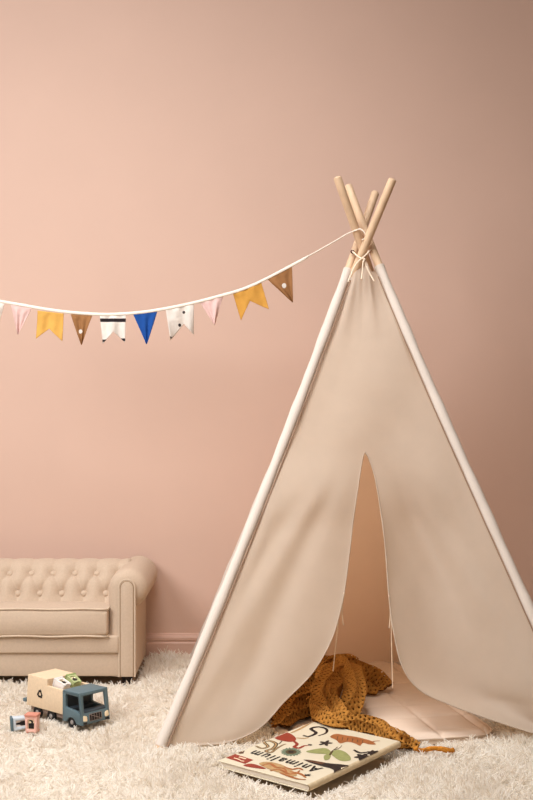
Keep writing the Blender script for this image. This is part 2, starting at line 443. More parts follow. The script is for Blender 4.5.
# ------------------------------------------------------------------ the tent
tent = empty('teepee_tent', (.287, 3.48, 0))
tag(tent, 'cream canvas play teepee with four wooden poles and open front flaps, on the shag rug', 'tent')
TO = Vector((.287, 3.48, 0))
def tpart(name, bm, m, parent=None, sharp=60):
    bmesh.ops.translate(bm, verts=bm.verts, vec=-TO); return from_bm(name, bm, m, parent or tent, True, sharp)
def topt(px, py, Y): return P3(px, py, Y)
POLES = {'FL': (Vector((-.276, 3.0, 0)), topt(375.8, 192, 3.60)),
         'FR': (Vector((.842, 3.03, 0)), topt(347.8, 185, 3.56)),
         'RL': (Vector((-.255, 3.95, 0)), topt(393.0, 178.5, 3.40)),
         'RR': (Vector((.825, 3.97, 0)), topt(337.0, 176.5, 3.43))}
def bow(k, q):
    if k == 'FL': return Vector((.015 * 4 * q * (1 - q), 0, 0))
    if k == 'FR': return Vector((-.0135 * 6.75 * q * q * (1 - q), 0, 0))
    return Vector((0, 0, 0))
def pz(k, z):
    b, t = POLES[k]; return b + (t - b) * (z / t.z) + bow(k, z / t.z)
PR = .0123
for k, (b, t) in POLES.items():
    d = (t - b).normalized()
    path = [b - d * .012] + [pz(k, t.z * i / 24) for i in range(24)] + [t - d * .006, t - d * .002, t]
    prof_r = [PR] * 26 + [PR * .86, PR * .5]; prof_r = prof_r[-len(path):]
    bm = bmesh.new(); bm_tube(bm, path, lambda q: prof_r[min(len(prof_r) - 1, int(round(q * (len(prof_r) - 1))))], 16); tpart('pole', bm, M['pole'], None, 40)
# canvas sleeve round each pole
ZS = {'FL': 1.292, 'FR': 1.300, 'RL': 1.270, 'RR': 1.270}
for k in POLES:
    bm = bmesh.new()
    path = [pz(k, lerp(.004, ZS[k], i / 40)) + Vector((0, 0, 0)) for i in range(41)]
    bm_tube(bm, path, lambda q: .0150 + .0010 * math.sin(q * 31) + .0008 * math.sin(q * 77), 14)
    sl = tpart('pole_sleeve', bm, M['sleeve'], None, 50)
    # hem ring at the sleeve's upper end
    bm = bmesh.new(); p = pz(k, ZS[k] - .002); d = (POLES[k][1] - POLES[k][0]).normalized()
    bm_tube(bm, [p - d * .004, p - d * .001, p + d * .003], .0158, 14); tpart('hem', bm, M['sleeve'], sl, 50)
    # stitched seam along the sleeve, facing the panel
    inx = 1 if k[1] == 'L' else -1
    if k[0] == 'F':
        bm = bmesh.new(); bm_tube(bm, [q + Vector((inx * .0172, -.0085, 0)) for q in path[:-1]], .0017, 6); tpart('seam', bm, M['seam'], sl)

def plane_pt(px, py):
    """photo point on the front plane between the two front poles"""
    z = .5
    for _ in range(30):
        Y = (pz('FL', z).y + pz('FR', z).y) / 2 - .004; z = CH - (py - CY) / F * Y
    return Vector(((px - CX) / F * Y, z))
def edge_fn(pts):
    q = [plane_pt(*p) for p in pts]; q = catmull([(a.x, a.y, 0) for a in q], 200)
    zs = np.array([a.y for a in q]); xs = np.array([a.x for a in q]); o = np.argsort(zs)
    zs, xs = zs[o], xs[o]
    return lambda z: float(np.interp(z, zs, xs))
OT = (365, 452)                                           # top of the opening
LE = [(160, 747.5), (190, 745), (227, 742.5), (258, 730), (284, 704), (312.7, 675), (332, 642), (341, 612), (345.5, 590), (350, 555), (354, 517), (359, 482), (363, 458), OT]
RE = [(586, 746), (560, 741), (533, 734.5), (488, 721), (453, 708), (421, 692), (403, 668), (394, 631), (389.6, 596), (385, 539), (376.5, 482), (369, 458), OT]
EL, ER = edge_fn(LE), edge_fn(RE)
ot = plane_pt(*OT); apx = plane_pt(362.5, 266)
ZO = ot.y
def centre(z): return lerp(ot.x, apx.x, (z - ZO) / (apx.y - ZO))
def front_surface(side, a, z):
    """a: 0 at the pole, 1 at the opening edge / middle seam; returns the draped canvas point"""
    pl = pz('FL', z); pr = pz('FR', z)
    xp = pl.x + .010 if side == 'L' else pr.x - .010
    xe = centre(z) if z >= ZO else (EL(z) if side == 'L' else ER(z))
    if side == 'L': xe = max(xe, xp + .002)
    else: xe = min(xe, xp - .002)
    x = lerp(xp, xe, a)
    q = (x - pl.x) / (pr.x - pl.x)
    Y = lerp(pl.y, pr.y, q) - .006
    wid = abs(xe - xp)
    below = sstep(ZO + .10, ZO - .35, z)
    # belly of the loose cloth
    belly = math.sin(PI * min(1, a) ** (1.6 if side == 'R' else .9)) * (.010 + .042 * below * min(1, wid / .3)) * sstep(0, .12, wid) * (-1.5 if side == 'R' else 1)
    belly = lerp(belly, -.016 * math.sin(PI * q), sstep(ZO - .22, ZO + .02, z))
    if side == 'L': belly *= lerp(-.32, 1, sstep(ZO - .22, ZO + .02, z))
    Y -= belly
    # the free edge rolls inward
    de = (1 - a) * wid
    Y += below * .020 * math.exp(-(de / .055) ** 1.4) * sstep(.0, .2, wid)
    # gathers under the tie
    g = sstep(1.02, 1.30, z)
    Y += g * .0085 * math.sin(q * 17 + 5 * (1.3 - z)) - g * .0025 * math.sin(q * 33 + 1)
    Y -= g * .020 * math.exp(-((q - .5) / .3) ** 2)
    # a pulled fold runs down from the opening's top toward each lower corner
    for off, amp in ((.16, .009), (.30, -.006), (.42, .006)):
        dfx = abs(x - ot.x) - (ZO + .12 - z) * (.30 + off)
        Y += amp * math.exp(-(dfx / .035) ** 2) * sstep(.02, .2, a) * sstep(1.0, .7, a) * sstep(ZO, ZO - .2, z) * sstep(.0, .2, z)
    # slack, diagonal folds
    n1 = mnoise.noise(Vector((x * 4.2 - z * 1.9, z * .9 + x * .6, 3.1)))
    n2 = mnoise.noise(Vector((x * 9 + z * 5, z * 4.5 - x * 2, 1.7)))
    Y += (n1 * .024 + n2 * .006) * sstep(0, .15, a) * sstep(0, .12, wid)
    return Vector((x, Y, z))
def front_panel():
    bm = bmesh.new(); nc = 46
    zt = 1.305
    zs = [ZO * (k / 70) ** 1.5 for k in range(71)]; zs[0] = .002
    zs += [lerp(ZO, zt, k / 52) for k in range(1, 53)]
    for side in 'LR':
        g = []
        for z in zs:
            row = []
            for c in range(nc):
                a = c / (nc - 1); zz = z
                if z > 1.20:      # upper hem: peaks at the middle tie, dips beside it
                    mid = sstep(.30, 1.0, a); dip = math.sin(PI * min(1, a / .75)) if a < .75 else 0
                    zz = z + (z - 1.20) / (zt - 1.20) * (.034 * mid - .022 * dip)
                row.append(bm.verts.new(front_surface(side, a, zz)))
            g.append(row)
        for j in range(len(zs) - 1):
            for i in range(nc - 1): bm.faces.new((g[j][i], g[j][i + 1], g[j + 1][i + 1], g[j + 1][i]))
    bmesh.ops.remove_doubles(bm, verts=bm.verts, dist=4e-4)
    return bm
fp = tpart('front_panel', front_panel(), M['canvas'], None, 80)
for side in 'LR':
    zs = [ZO * (k / 90) ** 1.5 for k in range(3, 91)]
    bm = bmesh.new(); bm_tube(bm, [front_surface(side, 1.0, z) for z in zs], .0018, 6); tpart('hem', bm, M['canvas'], fp)
def side_panel(ka, kb, nrm, sag, zt=1.27):
    def fn(u, v):
        z = lerp(.004, zt, v); p = pz(ka, z).lerp(pz(kb, z), lerp(.0, 1.0, u))
        s = math.sin(PI * u); w = 1 - v
        off = -sag * s * (.3 + .7 * math.sin(PI * min(1, v * 1.1))) + .006 * mnoise.noise(Vector((u * 4, v * 5, sag * 90 + nrm.x))) * s
        off += sstep(.75, 1, v) * .010 * math.sin(u * 34) * s
        return p + nrm * (off - .004) - TO
    return fn
o = grid_mesh('side_panel', side_panel('FL', 'RL', Vector((-1, 0, .38)).normalized(), .030), 40, 60, M['canvas_back'], tent)
o = grid_mesh('side_panel', side_panel('FR', 'RR', Vector((1, 0, .38)).normalized(), .030), 40, 60, M['canvas_back'], tent)
o = grid_mesh('back_panel', side_panel('RL', 'RR', Vector((0, 1, .36)).normalized(), .016), 40, 60, M['canvas_back'], tent)
bm = bmesh.new(); bm_tube(bm, [side_panel('RL', 'RR', Vector((0, 1, .36)).normalized(), .016)(k / 30, 0.0) + TO + Vector((0, -.003, .004)) for k in range(31)], .004, 6)
tpart('hem', bm, M['sleeve'], o)
# cords laced through the holes in the poles and tied over the front
hL, hR = P3(352.5, 251.5, 3.497), P3(371.5, 248, 3.490)
knot = P3(362.3, 260, 3.440)
for h in (hL, hR):
    bm = bmesh.new(); bmesh.ops.create_uvsphere(bm, u_segments=12, v_segments=8, radius=.0062, matrix=Matrix.Translation(h + Vector((0, .004, 0)))); tpart('pole_hole', bm, M['eyelet'])
cords = [catmull([hL, hL.lerp(knot, .5) + Vector((.002, -.008, -.004)), knot + Vector((.004, -.006, 0)), P3(366, 266, 3.432), P3(374, 281, 3.415)], 24),
         catmull([hR, hR.lerp(knot, .5) + Vector((-.002, -.022, -.003)), knot + Vector((-.004, -.008, .002)), P3(355, 266, 3.430), P3(348, 282, 3.410)], 24),
         catmull([knot + Vector((-.006, -.008, .004)), knot + Vector((.007, -.010, .002)), knot + Vector((.002, -.011, -.006)), P3(362.5, 270, 3.425), P3(361.5, 279, 3.415)], 20),
         catmull([hL + Vector((0, .0, .004)), P3(358, 256, 3.53), P3(366, 255, 3.53), hR], 14)]
for c in cords:
    bm = bmesh.new(); bm_tube(bm, c, .0024, 7); tpart('lacing_cord', bm, M['cord'])
# hanging tie strings on the opening edges
s1 = front_surface('L', 1.0, plane_pt(345, 594).y); s2 = front_surface('R', 1.0, plane_pt(389.6, 596).y)
TSR = .0015
e1, e2 = P3(333, 671, s1.y + .03), P3(392.7, 688, s2.y + .05)
for a, b, bow in ((s1, e1, -.006), (s2, e2, .004)):
    bm = bmesh.new(); bm_tube(bm, catmull([a, a.lerp(b, .1) + Vector((bow * 1.3, 0, 0)), a.lerp(b, .5) + Vector((bow * .6, 0, 0)), b], 24), TSR, 6)
    tpart('tie_string', bm, M['cord'])
    bm = bmesh.new(); bm_tube(bm, catmull([a + Vector((0, -.002, .0)), a + Vector((bow, -.003, -.05)), a + Vector((bow * .3, -.002, -.09))], 12), TSR, 6)
    tpart('tie_string', bm, M['cord'])

# ------------------------------------------------------------------ bunting
bun = empty('bunting_garland', (0, 0, 0))
tag(bun, 'fabric bunting garland of coloured pennants strung from the teepee top across the wall', 'bunting')
def bY(px): return 3.56 - .09 * px / 352.0
line_px = [(-95, 287), (-50, 293.5), (0, 301), (50, 309.5), (82, 313), (112, 314), (145, 311.5), (180, 305.5), (215, 297), (250, 286), (292, 265), (330, 244), (348, 233.5), (357, 230)]
line = catmull([P3(x, y, bY(x)) for x, y in line_px], 160)
BEND = 128
def tape_fn(u, v):
    k = int(round(u * (BEND - 1))); p = line[k]; return p + Vector((0, -.0008 * math.sin(PI * v), lerp(.0035, -.0055, v)))
grid_mesh('bias_tape', tape_fn, BEND, 4, M['tape'], bun, None, .0016)
tail = line[BEND - 2:]
loop_end = catmull([tail[-1], P3(360, 229, 3.46), P3(364, 232, 3.455), P3(366, 237, 3.46), P3(362, 240, 3.452)], 14)
bm = bmesh.new(); bm_tube(bm, tail + loop_end[1:], .0021, 7); from_bm('string', bm, M['tape'], bun)
bm = bmesh.new(); bm_tube(bm, [line[0], line[0] + Vector((-.12, .1, .02)), Vector((-1.52, WY - .012, 1.34))], .0021, 7); from_bm('string', bm, M['tape'], bun)
C_W, C_B = srgb(240, 232, 222), srgb(34, 32, 38)
MUST = srgb(222, 172, 88); BRN = srgb(166, 118, 76); PNK = srgb(236, 202, 194)
FL = [
 ('pennant', [(-17, 299), (4.5, 303.5), (-4, 330)], flag_material('flag_white', C_W), None),
 ('pennant', [(10.5, 304), (31.5, 308.5), (17.4, 334)], flag_material('flag_pink', PNK), None),
 ('swallow', [(37.5, 310.5), (63.7, 313.5), (36.6, 339), (49.5, 328.7), (63, 341.6)], flag_material('flag_mustard', MUST), None),
 ('pennant', [(70.6, 314), (92.5, 315), (81, 344.6)], flag_material('flag_brown', BRN, [('disc', .45, .57, .095, .07)], C_W), None),
 ('swallow', [(99.7, 315), (126, 314), (102.7, 343.7), (113.5, 331.7), (125, 342.5)], flag_material('flag_white_striped', C_W, [('rect', -1, 2, .15, .27), ('rect', -1, .32, .86, .94), ('rect', .72, 2, .82, .91)], C_B), None),
 ('pennant', [(133, 314), (157.7, 310.5), (147, 344)], flag_material('flag_blue', srgb(38, 84, 158)), None),
 ('swallow', [(165.6, 309), (194, 302.5), (170.4, 340), (183.6, 323.6), (193.5, 334.7)], flag_material('flag_white_dotted', C_W, [('disc', .64, .26, .05, .04), ('disc', .49, .60, .05, .045), ('disc', .16, .93, .05, .03)], C_B), None),
 ('pennant', [(199, 301), (223.6, 294.5), (214.5, 324.5)], flag_material('flag_pink_pale', PNK), None),
 ('swallow', [(232.6, 292.5), (261, 281.5), (241, 320.5), (250, 301), (269, 309.5)], flag_material('flag_mustard_deep', srgb(214, 158, 74)), None),
 ('pennant', [(266.5, 278.5), (292, 265.5), (292.6, 302)], flag_material('flag_brown_dotted', BRN, [('disc', .69, .55, .085, .07)], C_W), None)]
for i, (kind, pts, m, _) in enumerate(FL):
    pts = [Vector(p) for p in pts]
    ys = [p.y for p in pts]; xs = [p.x for p in pts]; x0, x1 = pts[0].x, pts[1].x; y0, y1 = min(ys), max(ys)
    def p2(u, v):
        top = pts[0].lerp(pts[1], u)
        if kind == 'pennant': bot = pts[2] + Vector(((u - .5) * .8, 0))
        else: bot = pts[2].lerp(pts[3], u * 2) if u < .5 else pts[3].lerp(pts[4], u * 2 - 1)
        return top.lerp(bot, v)
    def fn(u, v, i=i):
        q = p2(u, v); Y = bY(q.x); wv = .004 * math.sin(u * 7 + i * 1.7 + v * 2) * v + .010 * v * v * math.sin(i * 2.3) + .0025 * math.sin(u * 14 + i)
        return P3(q.x, q.y, Y) + Vector((0, wv * sstep(0, .25, v) + .0003, 0))
    def uvfn(u, v):
        q = p2(u, v); return ((q.x - x0) / (x1 - x0), (q.y - y0) / (y1 - y0))
    grid_mesh('pennant_flag' if kind == 'pennant' else 'swallowtail_flag', fn, 25, 22, m, bun, uvfn, .0010)

# ------------------------------------------------------------------ quilted floor mat inside the tent
MA = math.radians(12); MC = Vector((.25, 3.48, 0)); MW, MD = .58, .88
mx_, my_ = Vector((math.cos(MA), math.sin(MA), 0)), Vector((-math.sin(MA), math.cos(MA), 0))
def mat_h(a, b):
    cell = .128; fa = abs(((a / cell) % 1) - .5) * 2; fb = abs(((b / cell) % 1) - .5) * 2
    puff = min(1 - fa ** 7, 1 - fb ** 7)
    return .003 + .0108 * puff ** .5 + .002 * mnoise.noise(Vector((a * 9, b * 9, 0)))
def mat_bm():
    bm = bmesh.new(); n = 150; top = []
    for j in range(n):
        row = []
        for i in range(n):
            u, v = i / (n - 1) * 2 - 1, j / (n - 1) * 2 - 1
            a, b = u * MW / 2, v * MD / 2
            r = .07; qx = max(0, abs(a) - (MW / 2 - r)); qy = max(0, abs(b) - (MD / 2 - r)); m_ = max(qx, qy)   # rounded corners
            if m_ > 0 and qx > 0 and qy > 0:
                k = m_ / math.hypot(qx, qy); a = math.copysign(MW / 2 - r + qx * k, a); b = math.copysign(MD / 2 - r + qy * k, b)
            e = min(MW / 2 - abs(u * MW / 2), MD / 2 - abs(v * MD / 2))
            z = mat_h(a, b) * min(1, .35 + e / .022)
            p = MC + mx_ * a + my_ * b
            row.append(bm.verts.new((p.x - MC.x, p.y - MC.y, z)))
        top.append(row)
    for j in range(n - 1):
        for i in range(n - 1): bm.faces.new((top[j][i], top[j][i + 1], top[j + 1][i + 1], top[j + 1][i]))
    rim = top[0] + [r[-1] for r in top[1:]] + top[-1][-2::-1] + [r[0] for r in top[-2:0:-1]]
    low = [bm.verts.new((v.co.x, v.co.y, -.012)) for v in rim]
    k = len(rim)
    for i in range(k): bm.faces.new((rim[i], rim[(i + 1) % k], low[(i + 1) % k], low[i]))
    bm.faces.new(low)
    return bm, [Vector((v.co.x, v.co.y, v.co.z)) for v in rim]
bm, rim = mat_bm()
qm = from_bm('quilted_mat', bm, M['mat'], None, True, 60); qm.location = MC
tag(qm, 'pale quilted cotton floor mat lying inside the teepee', 'mat')
tube('edge_binding', [p + Vector((0, 0, -.001)) for p in rim[::3]], .0035, M['mat'], qm, 8, True)

# ------------------------------------------------------------------ picture book
BF = Vector((.0994, 2.651, .0)); bu = Vector((-.768, .640, 0)).normalized(); bvv = Vector((.640, .768, 0)).normalized()
BW_, BH_, BT = .283, .378, .017
TILT = math.radians(2.2)
bmat = Matrix.Translation(BF + Vector((0, 0, .003))) @ Matrix(((bu.x, bvv.x, 0, 0), (bu.y, bvv.y, 0, 0), (0, 0, 1, 0), (0, 0, 0, 1)))
# local frame: x from the spine to the opening edge, y from the top edge to the bottom edge; handed so that z is up
book = empty('picture_book', (0, 0, 0))
bx_, by_ = bu, bvv
# x cross y points down for this pair, so the book's frame uses -x
R3 = Matrix(((-bu.x, bvv.x, 0), (-bu.y, bvv.y, 0), (0, 0, 1))).to_4x4()
book.matrix_world = Matrix.Translation(BF + Vector((0, 0, .003))) @ R3 @ Matrix.Rotation(TILT, 4, 'X')
tag(book, 'large cream picture book with animal drawings, lying upside down on the rug by the teepee', 'book')
# local coordinates: x in [-BW_,0] (0 = spine), y in [0,BH_] (0 = top edge of the cover)
bm = bmesh.new()
bm_box(bm, -BW_ + .006, -.006, .005, BH_ - .005, .0026, BT - .0026)
from_bm('page_block', bm, M['paper'], book, False)
bm = bmesh.new(); bm_box(bm, -BW_, -.006, 0, BH_, BT - .0026, BT, .0008, 1); from_bm('front_cover', bm, M['cover'], book, True, 30)
bm = bmesh.new(); bm_box(bm, -BW_, -.006, 0, BH_, 0, .0026, .0008, 1); from_bm('back_cover', bm, M['cover'], book, True, 30)
bm = bmesh.new(); sec = [(-.007, BT)] + [(-.007 + .007 * math.cos(a), BT / 2 + BT / 2 * math.sin(a)) for a in [PI / 2 - PI * k / 10 for k in range(11)]] + [(-.007, 0), (-.007, .002)] + [(-.007 + .0045 * math.cos(a), BT / 2 + (BT / 2 - .002) * math.sin(a)) for a in [-PI / 2 + PI * k / 10 for k in range(11)]] + [(-.007, BT - .002)]
ra = [bm.verts.new((x, 0, z)) for x, z in sec]; rb = [bm.verts.new((x, BH_, z)) for x, z in sec]
for k in range(len(sec)): bm.faces.new((ra[k], ra[(k + 1) % len(sec)], rb[(k + 1) % len(sec)], rb[k]))
from_bm('spine', bm, M['spine'], book, True, 40)
bpy.context.view_layer.update()
BINV = book.matrix_world.inverted()
def bk(px, py):
    """photo point carried to the cover's own plane (x across, y down the cover)"""
    o = BINV @ Vector((0, 0, CH)); d = BINV.to_3x3() @ Vector(((px - CX) / F, 1, -(py - CY) / F))
    t = (BT - o.z) / d.z; q = o + d * t; return Vector((q.x, q.y))
art = bmesh.new(); AM = [M[k] for k in ('ill_red', 'ill_orange', 'ill_tan', 'ill_olive', 'ill_green', 'ill_teal', 'ill_black', 'ill_brown', 'cream')]
ZA = [BT + .0003]
def clampc(p): return Vector((min(-.003, max(-BW_ + .003, p[0])), min(BH_ - .003, max(.003, p[1]))))
def poly(pts, mi, px=True, smooth=0):
    q = [bk(*p) if px else Vector(p) for p in pts]
    if smooth:
        c = [(a.x, a.y, 0) for a in q]; c = catmull([c[-1]] + c + [c[0], c[1]], (len(c) + 2) * smooth); c = c[smooth:-smooth * 1]; q = [Vector((a.x, a.y)) for a in c]
    q = [clampc(a) for a in q]
    ZA[0] += .000012
    vs = [art.verts.new((a.x, a.y, ZA[0])) for a in q]
    try: f = art.faces.new(vs)
    except ValueError: return
    f.normal_update()
    if f.normal.z < 0: f.normal_flip()
    f.material_index = mi
    bmesh.ops.triangulate(art, faces=[f])
def stroke(pts, w, mi, px=True, taper=True, n=40):
    q = [bk(*p) if px else Vector(p) for p in pts]; q = catmull([(a.x, a.y, 0) for a in q], n)
    ZA[0] += .000012; prev = None
    for i, p in enumerate(q):
        t = (q[min(i + 1, n - 1)] - q[max(i - 1, 0)]); s = Vector((-t.y, t.x, 0)).normalized()
        ww = w * (1 if not taper else (.35 + .65 * math.sin(PI * min(1, .12 + .88 * i / (n - 1)))))
        a, b = clampc((p + s * ww)[:2]), clampc((p - s * ww)[:2])
        cur = (art.verts.new((a.x, a.y, ZA[0])), art.verts.new((b.x, b.y, ZA[0])))
        if prev:
            f = art.faces.new((prev[0], prev[1], cur[1], cur[0])); f.normal_update()
            if f.normal.z < 0: f.normal_flip()
            f.material_index = mi
        prev = cur
def blob(px, py, rx, ry, rot, mi, lobes=0, amp=0.0):
    c = bk(px, py); pts = []
    for k in range(40):
        a = 2 * PI * k / 40; r = 1 + amp * math.sin(a * lobes); x, y = rx * r * math.cos(a), ry * r * math.sin(a)
        pts.append((c.x + x * math.cos(rot) - y * math.sin(rot), c.y + x * math.sin(rot) + y * math.cos(rot)))
    poly(pts, mi, px=False)
# red square patch with pale marks, in the corner
poly([(224.5, 757.5), (234, 753.8), (253.5, 760), (245, 764)], 0)
for a, b in (((234, 758), (240, 759.7)), ((239, 757), (246, 759)), ((240, 760.5), (244, 761.5))): stroke([a, b], .0022, 8, taper=False, n=4)
# brown moth beside it
poly([(235.5, 752.5), (239, 750.5), (243, 753.5), (240, 754)], 7); poly([(241, 752.5), (245, 750.5), (243, 754)], 7)
# olive coiled snake
stroke([(256, 746), (262, 748.5), (268, 746.5), (264, 742), (270, 741), (276, 744), (273, 748.5), (266, 751), (271, 752.6), (276, 749), (282, 745.5), (286, 744)], .0052, 3, n=70)
stroke([(256, 746), (262, 748.5), (268, 746.5), (264, 742), (270, 741), (276, 744), (273, 748.5), (266, 751), (271, 752.6), (276, 749), (282, 745.5), (286, 744)], .0020, 2, n=70)
# green-grey feathery eye spot
blob(291, 752, .024, .030, .8, 5, 17, .16); blob(291, 752, .014, .017, .8, 3, 13, .12); blob(291, 752, .007, .008, .8, 6)
# red wading bird with a long neck
poly([(274, 737), (279, 733.5), (287, 732.5), (294, 736), (296, 740), (291, 742), (283, 741), (277, 739.5)], 0, smooth=4)
stroke([(292, 740), (297, 744), (294.5, 747), (299, 748.2), (304, 746), (309, 745.5)], .0048, 0, n=40); blob(310, 745, .006, .005, 0, 6)
stroke([(282, 741), (279, 744), (276, 743)], .0018, 6, n=14)
# dark curled snake and tan stripe near the far edge
stroke([(303, 735.5), (309, 736.5), (316, 733), (311, 729), (318, 727), (326, 729), (326, 733), (318, 736)], .0050, 6, n=60)
stroke([(291, 733), (300, 729), (307, 725), (312, 722)], .0042, 2, n=30)
stroke([(296, 738), (304, 738.5), (309, 737.5)], .0036, 2, n=20)
# dark blossom-like bird
blob(325.5, 743.3, .013, .016, .3, 6, 5, .42)
# orange big cat, lying
poly([(330, 737), (336, 734), (346, 735.5), (356, 737), (364, 739), (371, 741), (376, 744.5), (369, 744.5), (363, 743), (360, 746), (355, 743.5), (347, 742), (340, 743.5), (336, 740)], 1, smooth=3)
for k in range(6): stroke([(338 + 5 * k, 736.2 + .8 * k), (337 + 5 * k, 740.4 + .6 * k)], .0012, 7, n=6)
stroke([(369, 744), (374, 741.5), (380, 741)], .0028, 1, n=14)
# green moth
poly([(331, 752), (326, 748.5), (317, 749), (306, 751.5), (312, 753.3), (322, 754), (329, 754)], 4, smooth=4)
poly([(331, 753), (337, 750), (344, 751.5), (350, 756.5), (350, 760.5), (341, 761), (334, 757)], 4, smooth=4)
poly([(330, 753.5), (324, 756), (325, 760.5), (330, 758.5)], 4, smooth=4)
stroke([(329.5, 755.5), (333, 750.5)], .0032, 3, n=8); stroke([(333, 750.5), (339, 748.5), (342, 745.5)], .0013, 3, n=12); stroke([(333, 750.5), (338, 747)], .0013, 3, n=8)
# long-billed black bird
poly([(303.5, 760), (312, 760.5), (325, 763), (335, 764), (345, 765), (353, 767), (352, 771), (344, 772), (338, 775.5), (334, 774), (333, 769.5), (322, 766.5), (312, 763.5)], 6, smooth=2)
poly([(305, 760.4), (313, 760.7), (326, 763), (322, 764.6), (312, 762.6)], 7); poly([(341, 768.2), (348, 767.2), (345, 770.4)], 8)
# black beetle
blob(363, 757, .018, .020, .5, 6, 6, .25); blob(373, 753, .014, .017, .3, 6, 7, .2); stroke([(354, 750), (360, 753), (369, 752)], .0045, 6, n=12)
# octopus: red, orange and tan arms by the spine-side corner
poly([(243.5, 766), (250, 763.8), (258, 765.5), (266, 769), (258, 768.6)], 0, smooth=3)
poly([(259, 764), (266, 762), (277, 763.5), (288, 768), (297, 775), (290, 776.5), (279, 773), (268, 769)], 2, smooth=4)
for pp in ([(262, 766), (270, 764), (276, 767.5), (284, 769), (287, 773)], [(270, 771), (280, 770), (288, 774), (296, 773.5), (300, 770.5)], [(284, 767), (292, 769.5), (299, 768.5), (303, 770.5)], [(280, 773), (288, 776), (297, 779), (306, 780)], [(290, 772), (300, 774), (306, 778)]):
    stroke(pp, .0042, 1, n=30)
# small black bug
blob(307.5, 775.5, .007, .0055, .6, 6, 5, .3)
for dx in (-3, 3): stroke([(307.5 + dx, 774.2), (307.5, 775.5)], .001, 6, n=4)
bmesh.ops.recalc_face_normals(art, faces=[])
me = bpy.data.meshes.new('cover_art'); art.to_mesh(me); art.free(); ca = link('cover_art', me, AM, book, False)
# title along the short edge, reading from the spine
def text_mesh(body, size, extrude=0.0):
    c = bpy.data.curves.new('t', 'FONT'); c.body = body; c.size = size; c.align_x = 'CENTER'; c.extrude = extrude; c.offset = .0010; c.space_character = 1.26
    o = bpy.data.objects.new('t', c); COL.objects.link(o); dg = bpy.context.evaluated_depsgraph_get(); dg.update()
    me = bpy.data.meshes.new_from_object(o.evaluated_get(dg)); bpy.data.objects.remove(o); return me
t0, t1 = bk(318.5, 770.5), bk(250.5, 752.5)
me = text_mesh('Animalium', .050)
d = (t1 - t0); wid = max(v.co.x for v in me.vertices) - min(v.co.x for v in me.vertices); hgt = max(v.co.y for v in me.vertices)
sx = d.length / wid; xd = d.normalized(); yd = Vector((xd.y, -xd.x))      # letters' up points to the cover's top edge
mid = (t0 + t1) / 2
if yd.y > 0: yd = -yd
for v in me.vertices:
    x, y = v.co.x * sx, (v.co.y / hgt - .5) * .036
    q = mid + xd * x + yd * y; v.co = (q.x, q.y, BT + .0009)
ti = link('title', me, M['black'], book, False); tag(ti, 'black lettering "Animalium" on the cover')

# ------------------------------------------------------------------ mustard crochet blanket
BLO = Vector((.2, 3.1, 0))
def G(*a): return [PG(x, y, z) for x, y, z in a]
def ground(x, y):
    q = BINV @ Vector((x, y, 0)); z = .017 if (x - MC.x) * mx_.x + (y - MC.y) * mx_.y > -MW / 2 and (x - MC.x) * my_.x + (y - MC.y) * my_.y > -MD / 2 else .002
    if -BW_ - .004 < q.x < .004 and -.004 < q.y < BH_ + .004: z = (book.matrix_world @ Vector((q.x, q.y, BT))).z
    return z + .0025
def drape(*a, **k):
    drape_layer(*a, **k); drape_layer(*a, sink=.009, **k)      # the knit lies doubled; lower layer coloured darker as shade in the holes
def drape_layer(bm, uvl, path, W, T, pleat, k, seed, n=90, seg=56, nrm=(0, -.5, .87), edge=.35, sink=0.0):
    c = catmull(path, n); L_ = 0; rows = []; N0 = Vector(nrm).normalized()
    for i, p in enumerate(c):
        if i: L_ += (c[i] - c[i - 1]).length
        q = i / (n - 1); t = (c[min(i + 1, n - 1)] - c[max(i - 1, 0)]).normalized()
        u = (N0 - t * N0.dot(t)).normalized(); sd = t.cross(u)
        w, th, pl = W(q), T(q), pleat * min(1, .3 + 4 * q, .3 + 4 * (1 - q)); row = []
        for m in range(seg + 1):
            a = -1 + 2 * m / seg
            ph = seed + 2.2 * math.sin(L_ * 14 + seed) + 1.5 * mnoise.noise(Vector((L_ * 12, seed, a)))
            fold = pl * (math.cos(k * PI * a + ph) * .7 + .5 * mnoise.noise(Vector((a * 2.4, L_ * 22, seed))))
            lat = w * (a - .10 * math.sin(k * PI * a + ph) + .14 * mnoise.noise(Vector((L_ * 16, seed * 3, a * .6))))
            ht = th * (1 - abs(a) ** 2.4) - edge * th * abs(a) ** 4 + fold
            v = p + sd * lat * (1 - sink * 8) + u * (ht - sink)
            v.z = max(v.z, ground(v.x, v.y) + (0 if sink else .004) + .0012 * (1 + math.sin(m * 2.1 + i * .7)))
            row.append(bm.verts.new(v - BLO))
        rows.append((row, L_, w))
    for i in range(n - 1):
        (a, la, wa), (b, lb, wb) = rows[i], rows[i + 1]
        for m in range(seg):
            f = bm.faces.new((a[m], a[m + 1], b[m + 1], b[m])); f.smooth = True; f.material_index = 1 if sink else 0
            wd_ = W(.4) * 3.1
            for lp, (uu, vv) in zip(f.loops, ((m, la), (m + 1, la), (m + 1, lb), (m, lb))): lp[uvl].uv = (uu / seg * wd_ + (.006 if sink else 0), vv + (.0005 if sink else 0))
bm = bmesh.new(); uvl = bm.loops.layers.uv.new('UVMap')
# broad front fold running down, round and out over the book to the rug
drape(bm, uvl, G((336, 668, .104), (331, 676, .100), (326, 690, .083), (322, 703, .064), (326, 715, .050), (340, 724, .042), (360, 723, .042), (378, 727, .036), (397, 738, .028), (409, 744.5, .012), (418, 748.5, .004)), lambda q: lerp(.046, .027, sstep(.15, .6, q)) if q < .85 else lerp(.027, .019, (q - .85) / .15), lambda q: lerp(.020, .014, q), .0085, 2.4, 2.0, 120)
